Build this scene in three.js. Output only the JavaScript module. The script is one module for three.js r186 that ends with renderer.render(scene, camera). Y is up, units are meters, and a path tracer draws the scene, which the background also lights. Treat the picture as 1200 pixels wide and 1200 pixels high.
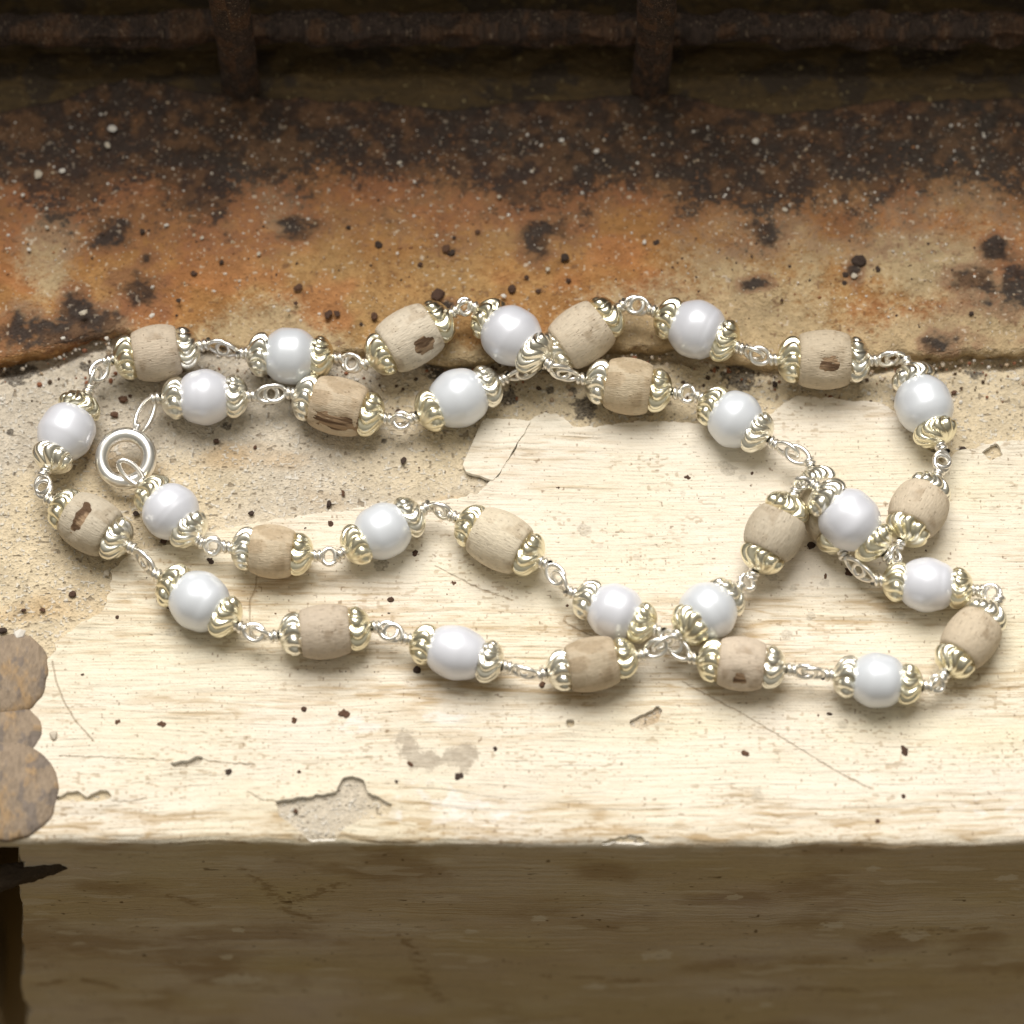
import * as THREE from 'three';
import { mergeGeometries } from 'three/addons/utils/BufferGeometryUtils.js';

// ---------------------------------------------------------------- camera, sky, sun, exposure
const MM = 0.001;
const FPX = 4800, PITCH = THREE.MathUtils.degToRad(65), DIST = 0.578;
const scene = new THREE.Scene();
const camera = new THREE.PerspectiveCamera(2 * Math.atan(600 / FPX) * 180 / Math.PI, 1, 0.01, 30);
camera.position.set(0, DIST * Math.sin(PITCH), DIST * Math.cos(PITCH));
camera.lookAt(0, 0, 0);
camera.updateMatrixWorld();
camera.focus = 0.576;
camera.userData.fStop = 11;

const renderer = new THREE.WebGLRenderer({ antialias: true });
renderer.toneMapping = THREE.LinearToneMapping;
renderer.toneMappingExposure = 1.86;
renderer.shadowMap.enabled = true;

{ // an even, pale overcast sky over sunlit brown ground
  const w = 128, h = 64, d = new Float32Array(w * h * 4);
  for (let j = 0; j < h; j++) {
    const el = ((j + 0.5) / h - 0.5) * Math.PI, up = Math.sin(el);
    for (let i = 0; i < w; i++) {
      const k = (j * w + i) * 4, b = up > 0 ? 0.11 + 0.98 * up : 0;
      d[k] = up > 0 ? 1.07 * b : 0.38; d[k + 1] = up > 0 ? 1.0 * b : 0.235; d[k + 2] = up > 0 ? 0.84 * b : 0.07; d[k + 3] = 1;
    }
  }
  const sky = new THREE.DataTexture(d, w, h, THREE.RGBAFormat, THREE.FloatType);
  sky.mapping = THREE.EquirectangularReflectionMapping; sky.magFilter = THREE.LinearFilter; sky.needsUpdate = true;
  scene.background = sky; scene.environment = sky; scene.environmentIntensity = 0.2; scene.backgroundIntensity = 0.2;
}
const sun = new THREE.DirectionalLight(new THREE.Color(1, 0.97, 0.925), 2.2);
sun.position.set(-0.07, Math.sin(1.1), -Math.cos(1.1));
sun.shadow.radius = 78;
sun.castShadow = true; sun.shadow.mapSize.set(2048, 2048);
Object.assign(sun.shadow.camera, { left: -0.15, right: 0.15, top: 0.15, bottom: -0.15, near: 0.1, far: 3 });
scene.add(sun, sun.target);

// ---------------------------------------------------------------- helpers
let seed = 12345;
const rnd = () => { seed = (seed * 1664525 + 1013904223) >>> 0; return seed / 4294967296; };
const LAT = 512, lat = new Float32Array(LAT * LAT);
for (let i = 0; i < lat.length; i++) lat[i] = rnd();
function vn(x, y) {
  let xi = Math.floor(x), yi = Math.floor(y), fx = x - xi, fy = y - yi;
  xi &= 511; yi &= 511; fx = fx * fx * (3 - 2 * fx); fy = fy * fy * (3 - 2 * fy);
  const x1 = (xi + 1) & 511, y0 = yi << 9, y1 = ((yi + 1) & 511) << 9;
  const a = lat[y0 + xi], b = lat[y0 + x1], c = lat[y1 + xi], d = lat[y1 + x1];
  return a + (b - a) * fx + (c - a + (a - b - c + d) * fx) * fy;
}
function fbm(x, y, o = 4) { let s = 0, a = 0.5, t = 0; for (let i = 0; i < o; i++) { s += a * vn(x, y); t += a; a *= 0.5; x = x * 2.03 + 17.7; y = y * 2.03 + 9.2; } return s / t; }
const ss = (a, b, x) => { const t = Math.min(1, Math.max(0, (x - a) / (b - a))); return t * t * (3 - 2 * t); };
const lerp = (a, b, t) => a + (b - a) * t;
const mix3 = (c, d, t) => { c[0] += (d[0] - c[0]) * t; c[1] += (d[1] - c[1]) * t; c[2] += (d[2] - c[2]) * t; };
const V = (x, y, z) => new THREE.Vector3(x, y, z);
const UPV = V(0, 1, 0);
// a pixel of the 1200-square photograph to the point at height h (mm) above the sill
function at(px, py, h = 0) {
  const dir = V((px - 600) / FPX, (600 - py) / FPX, -1).applyQuaternion(camera.quaternion);
  const t = (h * MM - camera.position.y) / dir.y;
  return camera.position.clone().addScaledVector(dir, t);
}
const atmm = (px, py, h = 0) => { const p = at(px, py, h); return [p.x / MM, p.z / MM]; };
const used = {};
function numbered(n) { const k = used[n] = (used[n] ?? -1) + 1; return k ? `${n}_${String(k).padStart(3, '0')}` : n; }
function add(o, name, parent = scene) { o.name = parent === scene ? numbered(name) : name; o.castShadow = o.receiveShadow = true; parent.add(o); return o; }
function tag(o, label, category, group, kind) { if (label) o.userData.label = label; if (category) o.userData.category = category; if (group) o.userData.group = group; if (kind) o.userData.kind = kind; return o; }
function srgb(v) { v = Math.min(1, Math.max(0, v)); return 255 * (v <= 0.0031308 ? v * 12.92 : 1.055 * Math.pow(v, 1 / 2.4) - 0.055); }
// colour and height textures over a rectangle of a surface, in mm
function surfaceMaps(x0, x1, y0, y1, w, h, fn, opts = {}) {
  const col = new Uint8Array(w * h * 4), hei = new Uint8Array(w * h * 4), c = [0, 0, 0, 0.5];
  for (let j = 0; j < h; j++) for (let i = 0; i < w; i++) {
    fn(x0 + (x1 - x0) * (i + 0.5) / w, y0 + (y1 - y0) * (j + 0.5) / h, c);
    const k = (j * w + i) * 4;
    col[k] = srgb(c[0]); col[k + 1] = srgb(c[1]); col[k + 2] = srgb(c[2]); col[k + 3] = 255;
    hei[k] = hei[k + 1] = hei[k + 2] = Math.min(255, Math.max(0, c[3] * 255)); hei[k + 3] = 255;
  }
  const mk = (d, s) => { const t = new THREE.DataTexture(d, w, h, THREE.RGBAFormat); t.magFilter = THREE.LinearFilter; t.minFilter = THREE.LinearFilter; t.wrapS = t.wrapT = opts.wrap ?? THREE.ClampToEdgeWrapping; if (s) t.colorSpace = THREE.SRGBColorSpace; t.needsUpdate = true; return t; };
  return { map: mk(col, true), bumpMap: mk(hei, false) };
}
function meshFrom(pos, idx, uv) {
  const g = new THREE.BufferGeometry();
  g.setAttribute('position', new THREE.Float32BufferAttribute(pos, 3));
  if (uv) g.setAttribute('uv', new THREE.Float32BufferAttribute(uv, 2));
  g.setIndex(idx); g.computeVertexNormals(); return g;
}
function polySD(poly, x, y) { // signed distance, positive inside
  let d = 1e9, inside = false;
  for (let i = 0, j = poly.length - 1; i < poly.length; j = i++) {
    const [ax, ay] = poly[j], [bx, by] = poly[i], ex = bx - ax, ey = by - ay, wx = x - ax, wy = y - ay;
    const t = Math.min(1, Math.max(0, (wx * ex + wy * ey) / (ex * ex + ey * ey || 1e-9)));
    d = Math.min(d, (wx - ex * t) ** 2 + (wy - ey * t) ** 2);
    if ((ay > y) !== (by > y) && x < (bx - ax) * (y - ay) / (by - ay) + ax) inside = !inside;
  }
  return (inside ? 1 : -1) * Math.sqrt(d);
}
function lineAt(pts, x) { // piecewise linear y(x)
  if (x <= pts[0][0]) return pts[0][1];
  for (let i = 1; i < pts.length; i++) if (x <= pts[i][0]) { const [a, b] = pts[i - 1], [c, d] = pts[i]; return b + (d - b) * (x - a) / (c - a); }
  return pts[pts.length - 1][1];
}

// ---------------------------------------------------------------- the sill: a stone body with a layer of cream paint
const XW = 104, ZB = -42, R = 1.1;                       // half width, back edge, radius of the front nose (mm)
const ZF = atmm(600, 986)[1];
const S1 = ZF - R - ZB, S2 = S1 + R * Math.PI / 2, S3 = S2 + 84;   // path along the profile: top, nose, front
const edge = (x) => 1.1 * (fbm(x * 0.035 + 3, 7.7, 3) - 0.5) + 0.6 * (fbm(x * 0.25, 2.2, 3) - 0.5);
function sillPoint(x, s, off) { // mm, offset along the normal
  const e = edge(x);
  let y, z, ny, nz;
  if (s < S1) { y = 0; z = ZB + s; ny = 1; nz = 0; }
  else if (s < S2) { const a = (s - S1) / R; ny = Math.cos(a); nz = Math.sin(a); y = -R + R * ny; z = ZF - R + R * nz; }
  else { const q = s - S2; ny = 0; nz = 1; y = -R - q; z = ZF + q * 0.012; }
  const w = ss(S1 - 12, S1 + R * 1.2, s), u = 0.22 * (fbm(x * 0.05, s * 0.12 + 40, 3) - 0.5) + 0.05 * (fbm(x * 0.12 + 9, s * 1.1, 2) - 0.5);
  return [x, y + ny * (off + u), z + e * w + nz * (off + u)];
}
const toXS = ([px, py]) => { const [x, z] = atmm(px, py); return [x, Math.min(z - ZB, S1 + R * 0.9)]; };
const paintTop = [[-30, 800], [40, 785], [60, 772], [68, 752], [85, 740], [104, 727], [122, 716], [130, 690], [131, 672], [150, 655], [178, 643], [215, 634], [262, 622], [300, 615], [350, 607], [400, 600], [440, 594], [475, 590], [518, 589], [560, 580], [580, 562], [602, 532], [622, 492], [635, 485], [652, 486], [663, 495], [672, 502], [695, 504], [720, 498], [740, 496], [780, 496], [830, 500], [868, 492], [905, 487], [920, 474], [935, 465], [960, 468], [1000, 473], [1032, 474], [1050, 486], [1075, 520], [1104, 543], [1120, 532], [1145, 525], [1175, 520], [1230, 516]];
const paintPoly = [...paintTop.map(toXS), [XW + 30, toXS([1230, 516])[1]], [XW + 30, S3 + 30], [-XW - 30, S3 + 30], [-XW - 30, toXS([-30, 800])[1]]];
const chips = [
  [[324, 942], [350, 936], [395, 930], [403, 913], [414, 911], [426, 915], [430, 930], [446, 938], [462, 944], [455, 957], [425, 963], [405, 972], [392, 988], [378, 992], [365, 986], [345, 972], [328, 960]],
  [[738, 846], [750, 838], [765, 834], [771, 827], [776, 836], [770, 849], [752, 857], [740, 855]],
  [[706, 990], [716, 981], [735, 976], [752, 978], [764, 985], [783, 986], [780, 993], [760, 995], [730, 996]],
  [[62, 932], [70, 936], [82, 931], [92, 930], [103, 936], [118, 929], [127, 928], [133, 937], [120, 941], [95, 942], [66, 940]],
  [[198, 896], [212, 895], [222, 893], [231, 887], [238, 890], [233, 898], [220, 901], [203, 901]],
  [[1168, 520], [1174, 535], [1160, 541], [1150, 532]],
  [[664, 846], [672, 844], [674, 852], [666, 855]],
].map((p) => p.map(toXS));
const stainPoly = [[463, 868], [472, 858], [485, 860], [492, 877], [516, 884], [530, 873], [548, 869], [560, 878], [556, 900], [540, 910], [522, 897], [505, 904], [482, 903], [468, 882]].map(toXS);
const chipBox = chips.map((p) => [Math.min(...p.map((q) => q[0])) - 2, Math.max(...p.map((q) => q[0])) + 2, Math.min(...p.map((q) => q[1])) - 2, Math.max(...p.map((q) => q[1])) + 2]);
// the front board ends raggedly near the left of the frame
const frontEnd = (s) => { const q = s - S2; return atmm(22, 985)[0] + 1.6 * (fbm(q * 0.16, 5.1, 4) - 0.5) + (q > 6 && q < 9 ? 0.3 : 0) - 0.10 * q + 0.8 * ss(62, 72, q); };
function boardField(x, s) { return s < S2 + 0.4 ? 4 : x - frontEnd(s); }
function paintField(x, s) {
  const rough = 0.55 * (fbm(x * 0.55, s * 0.55, 3) - 0.5) + 0.35 * (fbm(x * 2.1 + 30, s * 2.1, 2) - 0.5);
  let f = s > S2 + 2 ? 10 : polySD(paintPoly, x, s) + rough * 1.3;
  chips.forEach((p, i) => { const b = chipBox[i]; if (x > b[0] && x < b[1] && s > b[2] && s < b[3]) f = Math.min(f, -polySD(p, x, s) + rough * 0.9); });
  if (s > S2 - 1) f = Math.min(f, boardField(x, s) + rough * 0.6 - 0.1);
  return f;
}
const loosePoly = [[543, 548], [550, 528], [566, 496], [570, 492], [600, 494], [622, 496], [611, 515], [598, 535], [586, 557], [578, 565], [560, 560], [546, 556]].map(toXS);
// marching squares: the sheet where field > 0, with walls along its cut edge
function clippedSheet(x0, x1, s0, s1, step, field, offTop, offLow, point = sillPoint, uvOf = (x, s) => [(x + XW) / (2 * XW), s / S3]) {
  const nx = Math.round((x1 - x0) / step), ns = Math.round((s1 - s0) / step), hx = (x1 - x0) / nx, hs = (s1 - s0) / ns;
  const f = new Float32Array((nx + 1) * (ns + 1));
  for (let j = 0; j <= ns; j++) for (let i = 0; i <= nx; i++) f[j * (nx + 1) + i] = field(x0 + i * hx, s0 + j * hs) || 1e-5;
  const pos = [], uv = [], idx = [], corner = new Int32Array(f.length).fill(-1), cuts = new Map(), walls = [];
  const put = (x, s) => { pos.push(...point(x, s, offTop(x, s, 0)).map((v) => v * MM)); uv.push(...uvOf(x, s)); return pos.length / 3 - 1; };
  const vert = (i, j) => { const k = j * (nx + 1) + i; return corner[k] < 0 ? corner[k] = put(x0 + i * hx, s0 + j * hs) : corner[k]; };
  const where = new Map();
  const cut = (i, j, i2, j2) => {
    const a = j * (nx + 1) + i, b = j2 * (nx + 1) + i2, key = a < b ? a * 4e6 + b : b * 4e6 + a;
    if (!cuts.has(key)) { const t = f[a] / (f[a] - f[b]), x = x0 + hx * (i + (i2 - i) * t), s = s0 + hs * (j + (j2 - j) * t), v = put(x, s); cuts.set(key, v); where.set(v, [x, s]); }
    return cuts.get(key);
  };
  for (let j = 0; j < ns; j++) for (let i = 0; i < nx; i++) {
    const q = [[i, j], [i, j + 1], [i + 1, j + 1], [i + 1, j]], ins = q.map(([a, b]) => f[b * (nx + 1) + a] > 0), n = ins.filter(Boolean).length;
    if (!n) continue;
    if (n === 4) { const [a, b, c, d] = q.map(([a, b]) => vert(a, b)); idx.push(a, b, c, a, c, d); continue; }
    const poly = [];
    for (let k = 0; k < 4; k++) {
      const k2 = (k + 1) % 4;
      if (ins[k]) poly.push([vert(...q[k]), false]);
      if (ins[k] !== ins[k2]) poly.push([cut(...q[k], ...q[k2]), true]);
    }
    for (let k = 1; k + 1 < poly.length; k++) idx.push(poly[0][0], poly[k][0], poly[k + 1][0]);
    for (let k = 0; k < poly.length; k++) { const k2 = (k + 1) % poly.length; if (poly[k][1] && poly[k2][1]) walls.push([poly[k][0], poly[k2][0]]); }
  }
  const sheet = meshFrom(pos.slice(), idx.slice(), uv.slice()); idx.length = 0;
  for (const [a, b] of walls) { // own vertices, so that the edge stays crisp
    const base = pos.length / 3;
    for (const v of [a, b]) { const [x, s] = where.get(v), p = [pos[v * 3], pos[v * 3 + 1], pos[v * 3 + 2]]; pos.push(...p); uv.push(uv[v * 2], uv[v * 2 + 1]); pos.push(...point(x, s, offLow(x, s)).map((w) => w * MM)); uv.push(uv[v * 2], uv[v * 2 + 1]); }
    idx.push(base, base + 1, base + 2, base + 2, base + 1, base + 3);
  }
  const rim = meshFrom(pos, idx, uv); // drop what the rim does not use
  const keep = pos.length / 3 - walls.length * 4, cutTo = (n, k) => new THREE.Float32BufferAttribute(rim.attributes[n].array.slice(keep * k), k);
  const r2 = new THREE.BufferGeometry(); for (const [n, k] of [['position', 3], ['uv', 2], ['normal', 3]]) r2.setAttribute(n, cutTo(n, k)); r2.setIndex(idx.map((v) => v - keep));
  return [sheet, r2];
}
// colours (linear) ------------------------------------------------
const spotsPaint = [ // grey lichen spots and stains on the paint: px, py, radius px, strength
  [852, 550, 11, .5], [870, 561, 5, .4], [685, 622, 9, .45], [702, 641, 4, .3], [240, 636, 5, .3], [447, 664, 9, .8], [668, 849, 6, .6], [746, 655, 5, .3], [1122, 672, 4, .3], [922, 746, 7, .5], [950, 723, 6, .5], [948, 726, 4, .5], [967, 685, 6, .4], [904, 676, 7, .5], [930, 690, 5, .4],
  [988, 851, 6, .4], [888, 932, 9, .35], [505, 920, 5, .3], [951, 811, 5, .3], [1056, 723, 5, .3], [282, 723, 4, .4], [200, 742, 6, .45], [152, 699, 4, .3], [800, 580, 4, .3], [538, 770, 4, .3], [1162, 597, 4, .25], [852, 690, 5, .3],
].map(([x, y, r, k]) => [...toXS([x, y]), r / 8.2, k]);
const whitesPaint = [[500, 930, 34, 12], [420, 850, 24, 8], [505, 957, 40, 7], [575, 960, 26, 6], [1160, 945, 30, 8], [520, 842, 26, 6], [545, 940, 30, 8], [600, 956, 20, 5]].map(([x, y, a, b]) => [...toXS([x, y]), a / 8.4, b / 6.6]);
const hairCracks = [ // scratches and hairline cracks in the paint, px
  [[62, 777], [66, 800], [76, 825], [90, 848], [110, 870]], [[302, 670], [300, 690], [293, 705], [293, 740]], [[510, 665], [560, 690], [600, 705]], [[660, 730], [700, 750]],
  [[800, 800], [870, 838], [920, 868], [980, 905], [1020, 925]], [[70, 887], [150, 890], [200, 893]], [[238, 892], [270, 896], [298, 897]], [[132, 941], [150, 942], [172, 938]], [[290, 930], [310, 941], [325, 943]],
].map((l) => { const q = l.map(toXS); q.box = [Math.min(...q.map((p) => p[0])) - 1, Math.max(...q.map((p) => p[0])) + 1, Math.min(...q.map((p) => p[1])) - 1, Math.max(...q.map((p) => p[1])) + 1]; return q; });
function lineDist(l, x, y) { let d = 1e9; for (let i = 1; i < l.length; i++) { const [ax, ay] = l[i - 1], ex = l[i][0] - ax, ey = l[i][1] - ay, t = Math.min(1, Math.max(0, ((x - ax) * ex + (y - ay) * ey) / (ex * ex + ey * ey))); d = Math.min(d, Math.hypot(x - ax - ex * t, y - ay - ey * t)); } return d; }
const frontXS = ([px, py]) => { const dir = V((px - 600) / FPX, (600 - py) / FPX, -1).applyQuaternion(camera.quaternion), t = (ZF * MM - camera.position.z) / dir.z; return [(dir.x * t) / MM, S2 - R - (camera.position.y + dir.y * t) / MM]; };
const frontPale = [[633, 1069, 10, 5], [697, 1147, 16, 5], [770, 1110, 22, 8], [553, 1085, 8, 4], [267, 1117, 10, 4], [278, 1143, 34, 9], [280, 1087, 8, 4], [977, 1077, 15, 5], [1073, 1088, 16, 8], [1023, 1012, 9, 4], [897, 1167, 9, 4], [1180, 1025, 14, 5], [860, 1045, 12, 4]].map(([x, y, a, b]) => [...frontXS([x, y]), a / 8.3, b / 3.6]);
const frontScuffs = [[[283, 1015], [310, 1035], [335, 1065], [365, 1072]], [[400, 1033], [370, 1045], [340, 1056]], [[470, 1090], [490, 1115], [500, 1145], [522, 1168]], [[205, 1047], [235, 1058]], [[860, 1150], [1000, 1150]], [[1022, 1085], [1155, 1081]], [[40, 1150], [90, 1140], [130, 1150]], [[640, 1135], [760, 1140]], [[110, 1190], [140, 1188]]].map((l) => l.map(frontXS));
const STREAK = [0.42, 0.29, 0.145];
function paintColour(x, s, c) {
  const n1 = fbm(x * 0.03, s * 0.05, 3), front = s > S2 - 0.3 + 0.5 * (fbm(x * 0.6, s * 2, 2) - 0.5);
  const wob = 1.6 * (fbm(x * 0.035 + 5, s * 0.12, 3) - 0.5);
  const l1 = vn(x * 0.045 + 11, s * 0.85 + wob * 2.2), l2 = fbm(x * 0.11, s * 3.1 + wob * 4, 3), l3 = vn(x * 0.35, s * 7.5 + wob * 8);
  const ridge = Math.pow(1 - Math.abs(2 * l1 - 1), 5), patch = ss(0.40, 0.66, fbm(x * 0.022 + 70, s * 0.10 + 3, 4));
  const fine = vn(x * 6, s * 8), fine2 = fbm(x * 1.4, s * 1.9, 3);
  c[3] = 0.5 + 0.22 * (l2 - 0.5) + 0.16 * (l3 - 0.5) - 0.25 * ridge * patch + 0.10 * (fine - 0.5) + 0.1 * (fine2 - 0.5);
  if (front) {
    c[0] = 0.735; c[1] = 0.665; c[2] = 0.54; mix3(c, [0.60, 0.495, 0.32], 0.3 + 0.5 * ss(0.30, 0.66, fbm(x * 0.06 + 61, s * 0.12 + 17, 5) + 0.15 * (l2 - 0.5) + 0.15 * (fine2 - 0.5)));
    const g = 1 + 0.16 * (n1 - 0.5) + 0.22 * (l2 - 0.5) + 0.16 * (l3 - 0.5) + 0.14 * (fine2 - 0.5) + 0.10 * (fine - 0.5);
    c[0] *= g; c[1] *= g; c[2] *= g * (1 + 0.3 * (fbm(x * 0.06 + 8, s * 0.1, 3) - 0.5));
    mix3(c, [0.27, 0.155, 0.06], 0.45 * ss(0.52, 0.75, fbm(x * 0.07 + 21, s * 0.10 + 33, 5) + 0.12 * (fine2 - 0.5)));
    for (const [a, b, rx, ry] of frontPale) { const d = Math.hypot((x - a) / rx, (s - b) / ry) + 1.1 * (fine2 - 0.5); if (d < 1) mix3(c, [0.80, 0.75, 0.64], 0.8 * ss(1, 0.8, d)); }
    for (const l of frontScuffs) { const d = lineDist(l, x + 3 * (fine2 - 0.5), s + 2 * (fine2 - 0.5)); if (d < 1.3) mix3(c, [0.24, 0.14, 0.05], 0.55 * ss(1.3, 0.2, d) * ss(0.35, 0.6, fbm(x * 0.9, s * 1.3 + 70, 3))); }
    mix3(c, [0.80, 0.74, 0.62], 0.5 * ss(0.68, 0.73, fbm(x * 0.11 + 80, s * 0.42 + 12, 3)));
    mix3(c, [0.13, 0.08, 0.035], 0.8 * ss(0.90, 0.95, vn(x * 0.8 + 3, s * 1.6 + 4)) * ss(0.5, 0.6, vn(x * 0.21, s * 0.33 + 90)));
    return;
  }
  c[0] = 0.735; c[1] = 0.665; c[2] = 0.54;
  const k = 1 + 0.10 * (n1 - 0.5) + 0.13 * (fine2 - 0.5) + 0.07 * (fine - 0.5);
  c[0] *= k; c[1] *= k; c[2] *= k * (1 + 0.20 * (fbm(x * 0.05 + 50, s * 0.08 + 20, 4) - 0.5));
  mix3(c, [0.78, 0.72, 0.61], 0.55 * ss(0.50, 0.64, fbm(x * 0.04 + 30, s * 0.14 + 8, 4)));
  const thin = Math.pow(1 - Math.abs(2 * vn(x * 0.07 + 31, s * 2.3 + wob * 3.5) - 1), 9), broken = ss(0.35, 0.6, fbm(x * 0.35, s * 2.2 + 9, 3));
  mix3(c, STREAK, Math.min(0.7, ridge * (0.09 + 0.52 * patch) * (0.4 + broken)));
  mix3(c, STREAK, thin * broken * (0.18 + 0.66 * patch));
  mix3(c, STREAK, 0.38 * patch * ss(0.46, 0.68, l2) * (0.5 + broken));
  mix3(c, [0.56, 0.43, 0.26], 0.22 * ss(0.62, 0.8, l3) * (0.3 + patch));
  mix3(c, [0.30, 0.19, 0.08], 0.45 * ss(0.74, 0.82, vn(x * 1.5, s * 3.3)) * ss(0.52, 0.66, fbm(x * 0.10, s * 0.20 + 60, 3)));
  const dot = vn(x * 2.6 + 40, s * 3.2 + 8);
  if (dot > 0.9) mix3(c, [0.20, 0.12, 0.06], 0.7 * ss(0.9, 0.95, dot));
  for (const [a, b, rx, ry] of whitesPaint) { const d = ((x - a) / rx) ** 2 + ((s - b) / ry) ** 2; if (d < 1.6) mix3(c, [0.77, 0.74, 0.70], 0.55 * ss(0.42, 0.62, fbm(x * 0.5 + 3, s * 0.8, 4)) * (d < 1 + fine2 - 0.5 ? 1 : 0.25)); }
  for (const [a, b, r, k2] of spotsPaint) { const d = Math.hypot(x - a, s - b) / r + 0.9 * (fine2 - 0.5); if (d < 1) mix3(c, [0.27, 0.23, 0.17], k2 * (0.55 + 0.9 * (fine - 0.3)) * ss(1, 0.8, d)); }
  { const [a, b] = stainPoly[0]; if (x > a - 3 && x < a + 15 && s > b - 6 && s < b + 9) { const q = polySD(stainPoly, x, s) + 2.0 * (fbm(x * 0.8 + 5, s * 0.8, 4) - 0.5) + 0.9 * (fine - 0.5); mix3(c, [0.36, 0.30, 0.225], 0.8 * ss(-0.1, 0.5, q) * (0.55 + 0.8 * fine2)); c[3] -= 0.12 * ss(0, 0.5, q); } }
  for (const l of hairCracks) { const b = l.box; if (x < b[0] || x > b[1] || s < b[2] || s > b[3]) continue; const d = lineDist(l, x, s + 0.4 * (fine2 - 0.5)); if (d < 0.12) { mix3(c, [0.27, 0.17, 0.08], 0.5 * ss(0.12, 0.03, d)); c[3] -= 0.3 * ss(0.12, 0.03, d); } }
}
function stoneColour(x, s, c) {
  const z = s + ZB, n = fbm(x * 0.05, s * 0.06, 4), g = vn(x * 5.5, s * 6.5), g2 = fbm(x * 1.6 + 4, s * 1.8, 3), g3 = fbm(x * 0.35, s * 0.35, 3);
  c[0] = 0.60; c[1] = 0.50; c[2] = 0.345;
  const grey = ss(0.40, 0.62, fbm(x * 0.03 + 2, s * 0.04 + 91, 3) + 0.10 * ss(-20, -70, x));
  mix3(c, [0.54, 0.475, 0.38], grey);
  mix3(c, [0.47, 0.30, 0.13], 0.6 * ss(0.54, 0.74, fbm(x * 0.05 + 40, s * 0.12, 4) + 0.30 * ss(18, 8, s) - 0.14));
  const k = 1 + 0.35 * (g2 - 0.5) + 0.22 * (g - 0.5) + 0.3 * (g3 - 0.5);
  c[0] *= k; c[1] *= k; c[2] *= k;
  mix3(c, [0.68, 0.64, 0.57], 0.7 * ss(0.74, 0.84, vn(x * 2.8 + 7, s * 3.4 + 3)));
  mix3(c, [0.20, 0.15, 0.10], 0.7 * ss(0.84, 0.91, vn(x * 1.9 + 60, s * 2.4)));
  mix3(c, [0.17, 0.15, 0.12], 0.75 * ss(0.62, 0.69, fbm(x * 0.16 + 31, s * 0.22 + 4, 5)) * ss(26, 6, s));
  for (const [a, b, r] of darkStone) { const d = Math.hypot(x - a, s - b) / r + 1.2 * (g2 - 0.5); if (d < 1) mix3(c, [0.085, 0.07, 0.055], (0.5 + 0.6 * g) * ss(1, 0.75, d)); }
  c[3] = 0.5 + 0.5 * (g2 - 0.5) + 0.32 * (g - 0.5) + 0.3 * (g3 - 0.5) - 0.3 * ss(0.84, 0.91, vn(x * 1.9 + 60, s * 2.4)) + 0.25 * ss(0.74, 0.84, vn(x * 2.8 + 7, s * 3.4 + 3));
}
const darkStone = [[597, 464, 11], [684, 478, 16], [645, 458, 6], [672, 457, 5], [520, 432, 22], [548, 428, 18], [450, 517, 4], [868, 438, 22], [1142, 437, 10], [1085, 432, 14], [20, 432, 25], [100, 430, 8], [12, 505, 5], [265, 500, 7], [62, 395, 10]].map(([x, y, r]) => [...toXS([x, y]), r / 8]);

const lipPx = [[-60, 432], [0, 426], [50, 413], [100, 402], [132, 392], [180, 396], [250, 406], [330, 414], [400, 419], [470, 420], [530, 425], [620, 418], [718, 410], [795, 410], [850, 424], [920, 432], [1000, 428], [1050, 415], [1120, 418], [1200, 412], [1280, 412]];
const LH = 2.5;
const lip = lipPx.map(([a, b]) => atmm(a, b, 1.2));
const lipZ = (x) => lineAt(lip, x) + 2.2 * (fbm(x * 0.2, 3.3, 5) - 0.5);
const lipH = (x) => LH * (0.55 + 0.42 * ss(-56, -68, x) + 0.26 * ss(-34, -24, x)) + 1.1 * (fbm(x * 0.16, 8.8, 4) - 0.5);
const crackGap = (x) => ss(0.42, 0.56, fbm(x * 0.06 + 12, 4.4, 3) + 0.35 * ss(-58, -66, x) + 0.25 * ss(-18, -10, x) * ss(30, 22, x) + 0.25 * ss(44, 52, x));
const stoneMaps = surfaceMaps(-XW, XW, 0, S2, 2048, 1024, stoneColour);
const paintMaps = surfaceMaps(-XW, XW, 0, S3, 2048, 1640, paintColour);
const stoneMat = new THREE.MeshStandardMaterial({ ...stoneMaps, bumpScale: 0.55 * MM, roughness: 0.95 });
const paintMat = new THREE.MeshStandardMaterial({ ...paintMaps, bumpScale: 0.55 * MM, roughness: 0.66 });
const sill = add(new THREE.Group(), 'window_sill');
tag(sill, 'weathered stone window sill under peeling cream paint, its front face in shade', null, null, 'structure');
const bodyGeo = clippedSheet(-XW, XW, 0, S3, 0.55, boardField, (x, s) => (s < S1 ? -1.5 * crackGap(x) * ss(2.2, 0.7, s + ZB - lipZ(x)) + 0.25 * (fbm(x * 0.3, s * 0.3, 3) - 0.5) + 0.16 * (fbm(x * 1.1, s * 1.1, 2) - 0.5) - 0.12 : -0.1), () => -14, sillPoint, (x, s) => [(x + XW) / (2 * XW), Math.min(1, s / S2)]);
add(new THREE.Mesh(mergeGeometries(bodyGeo), stoneMat), 'stone_body', sill);
const curl = (x, s) => { const f = Math.min(3, Math.max(0, paintField(x, s))); return 0.34 + 0.5 * (1 - ss(0, 2.2, f)) * fbm(x * 0.2 + 9, s * 0.2, 2) * (s < S1 ? 1 : 0.2); };
const edgeMat = new THREE.MeshStandardMaterial({ color: new THREE.Color(0.76, 0.73, 0.67), roughness: 0.9 });
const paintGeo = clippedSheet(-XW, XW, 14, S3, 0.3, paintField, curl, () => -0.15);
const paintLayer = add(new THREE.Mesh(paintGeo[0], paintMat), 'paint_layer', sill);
add(new THREE.Mesh(paintGeo[1], edgeMat), 'broken_edge', paintLayer);

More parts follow.
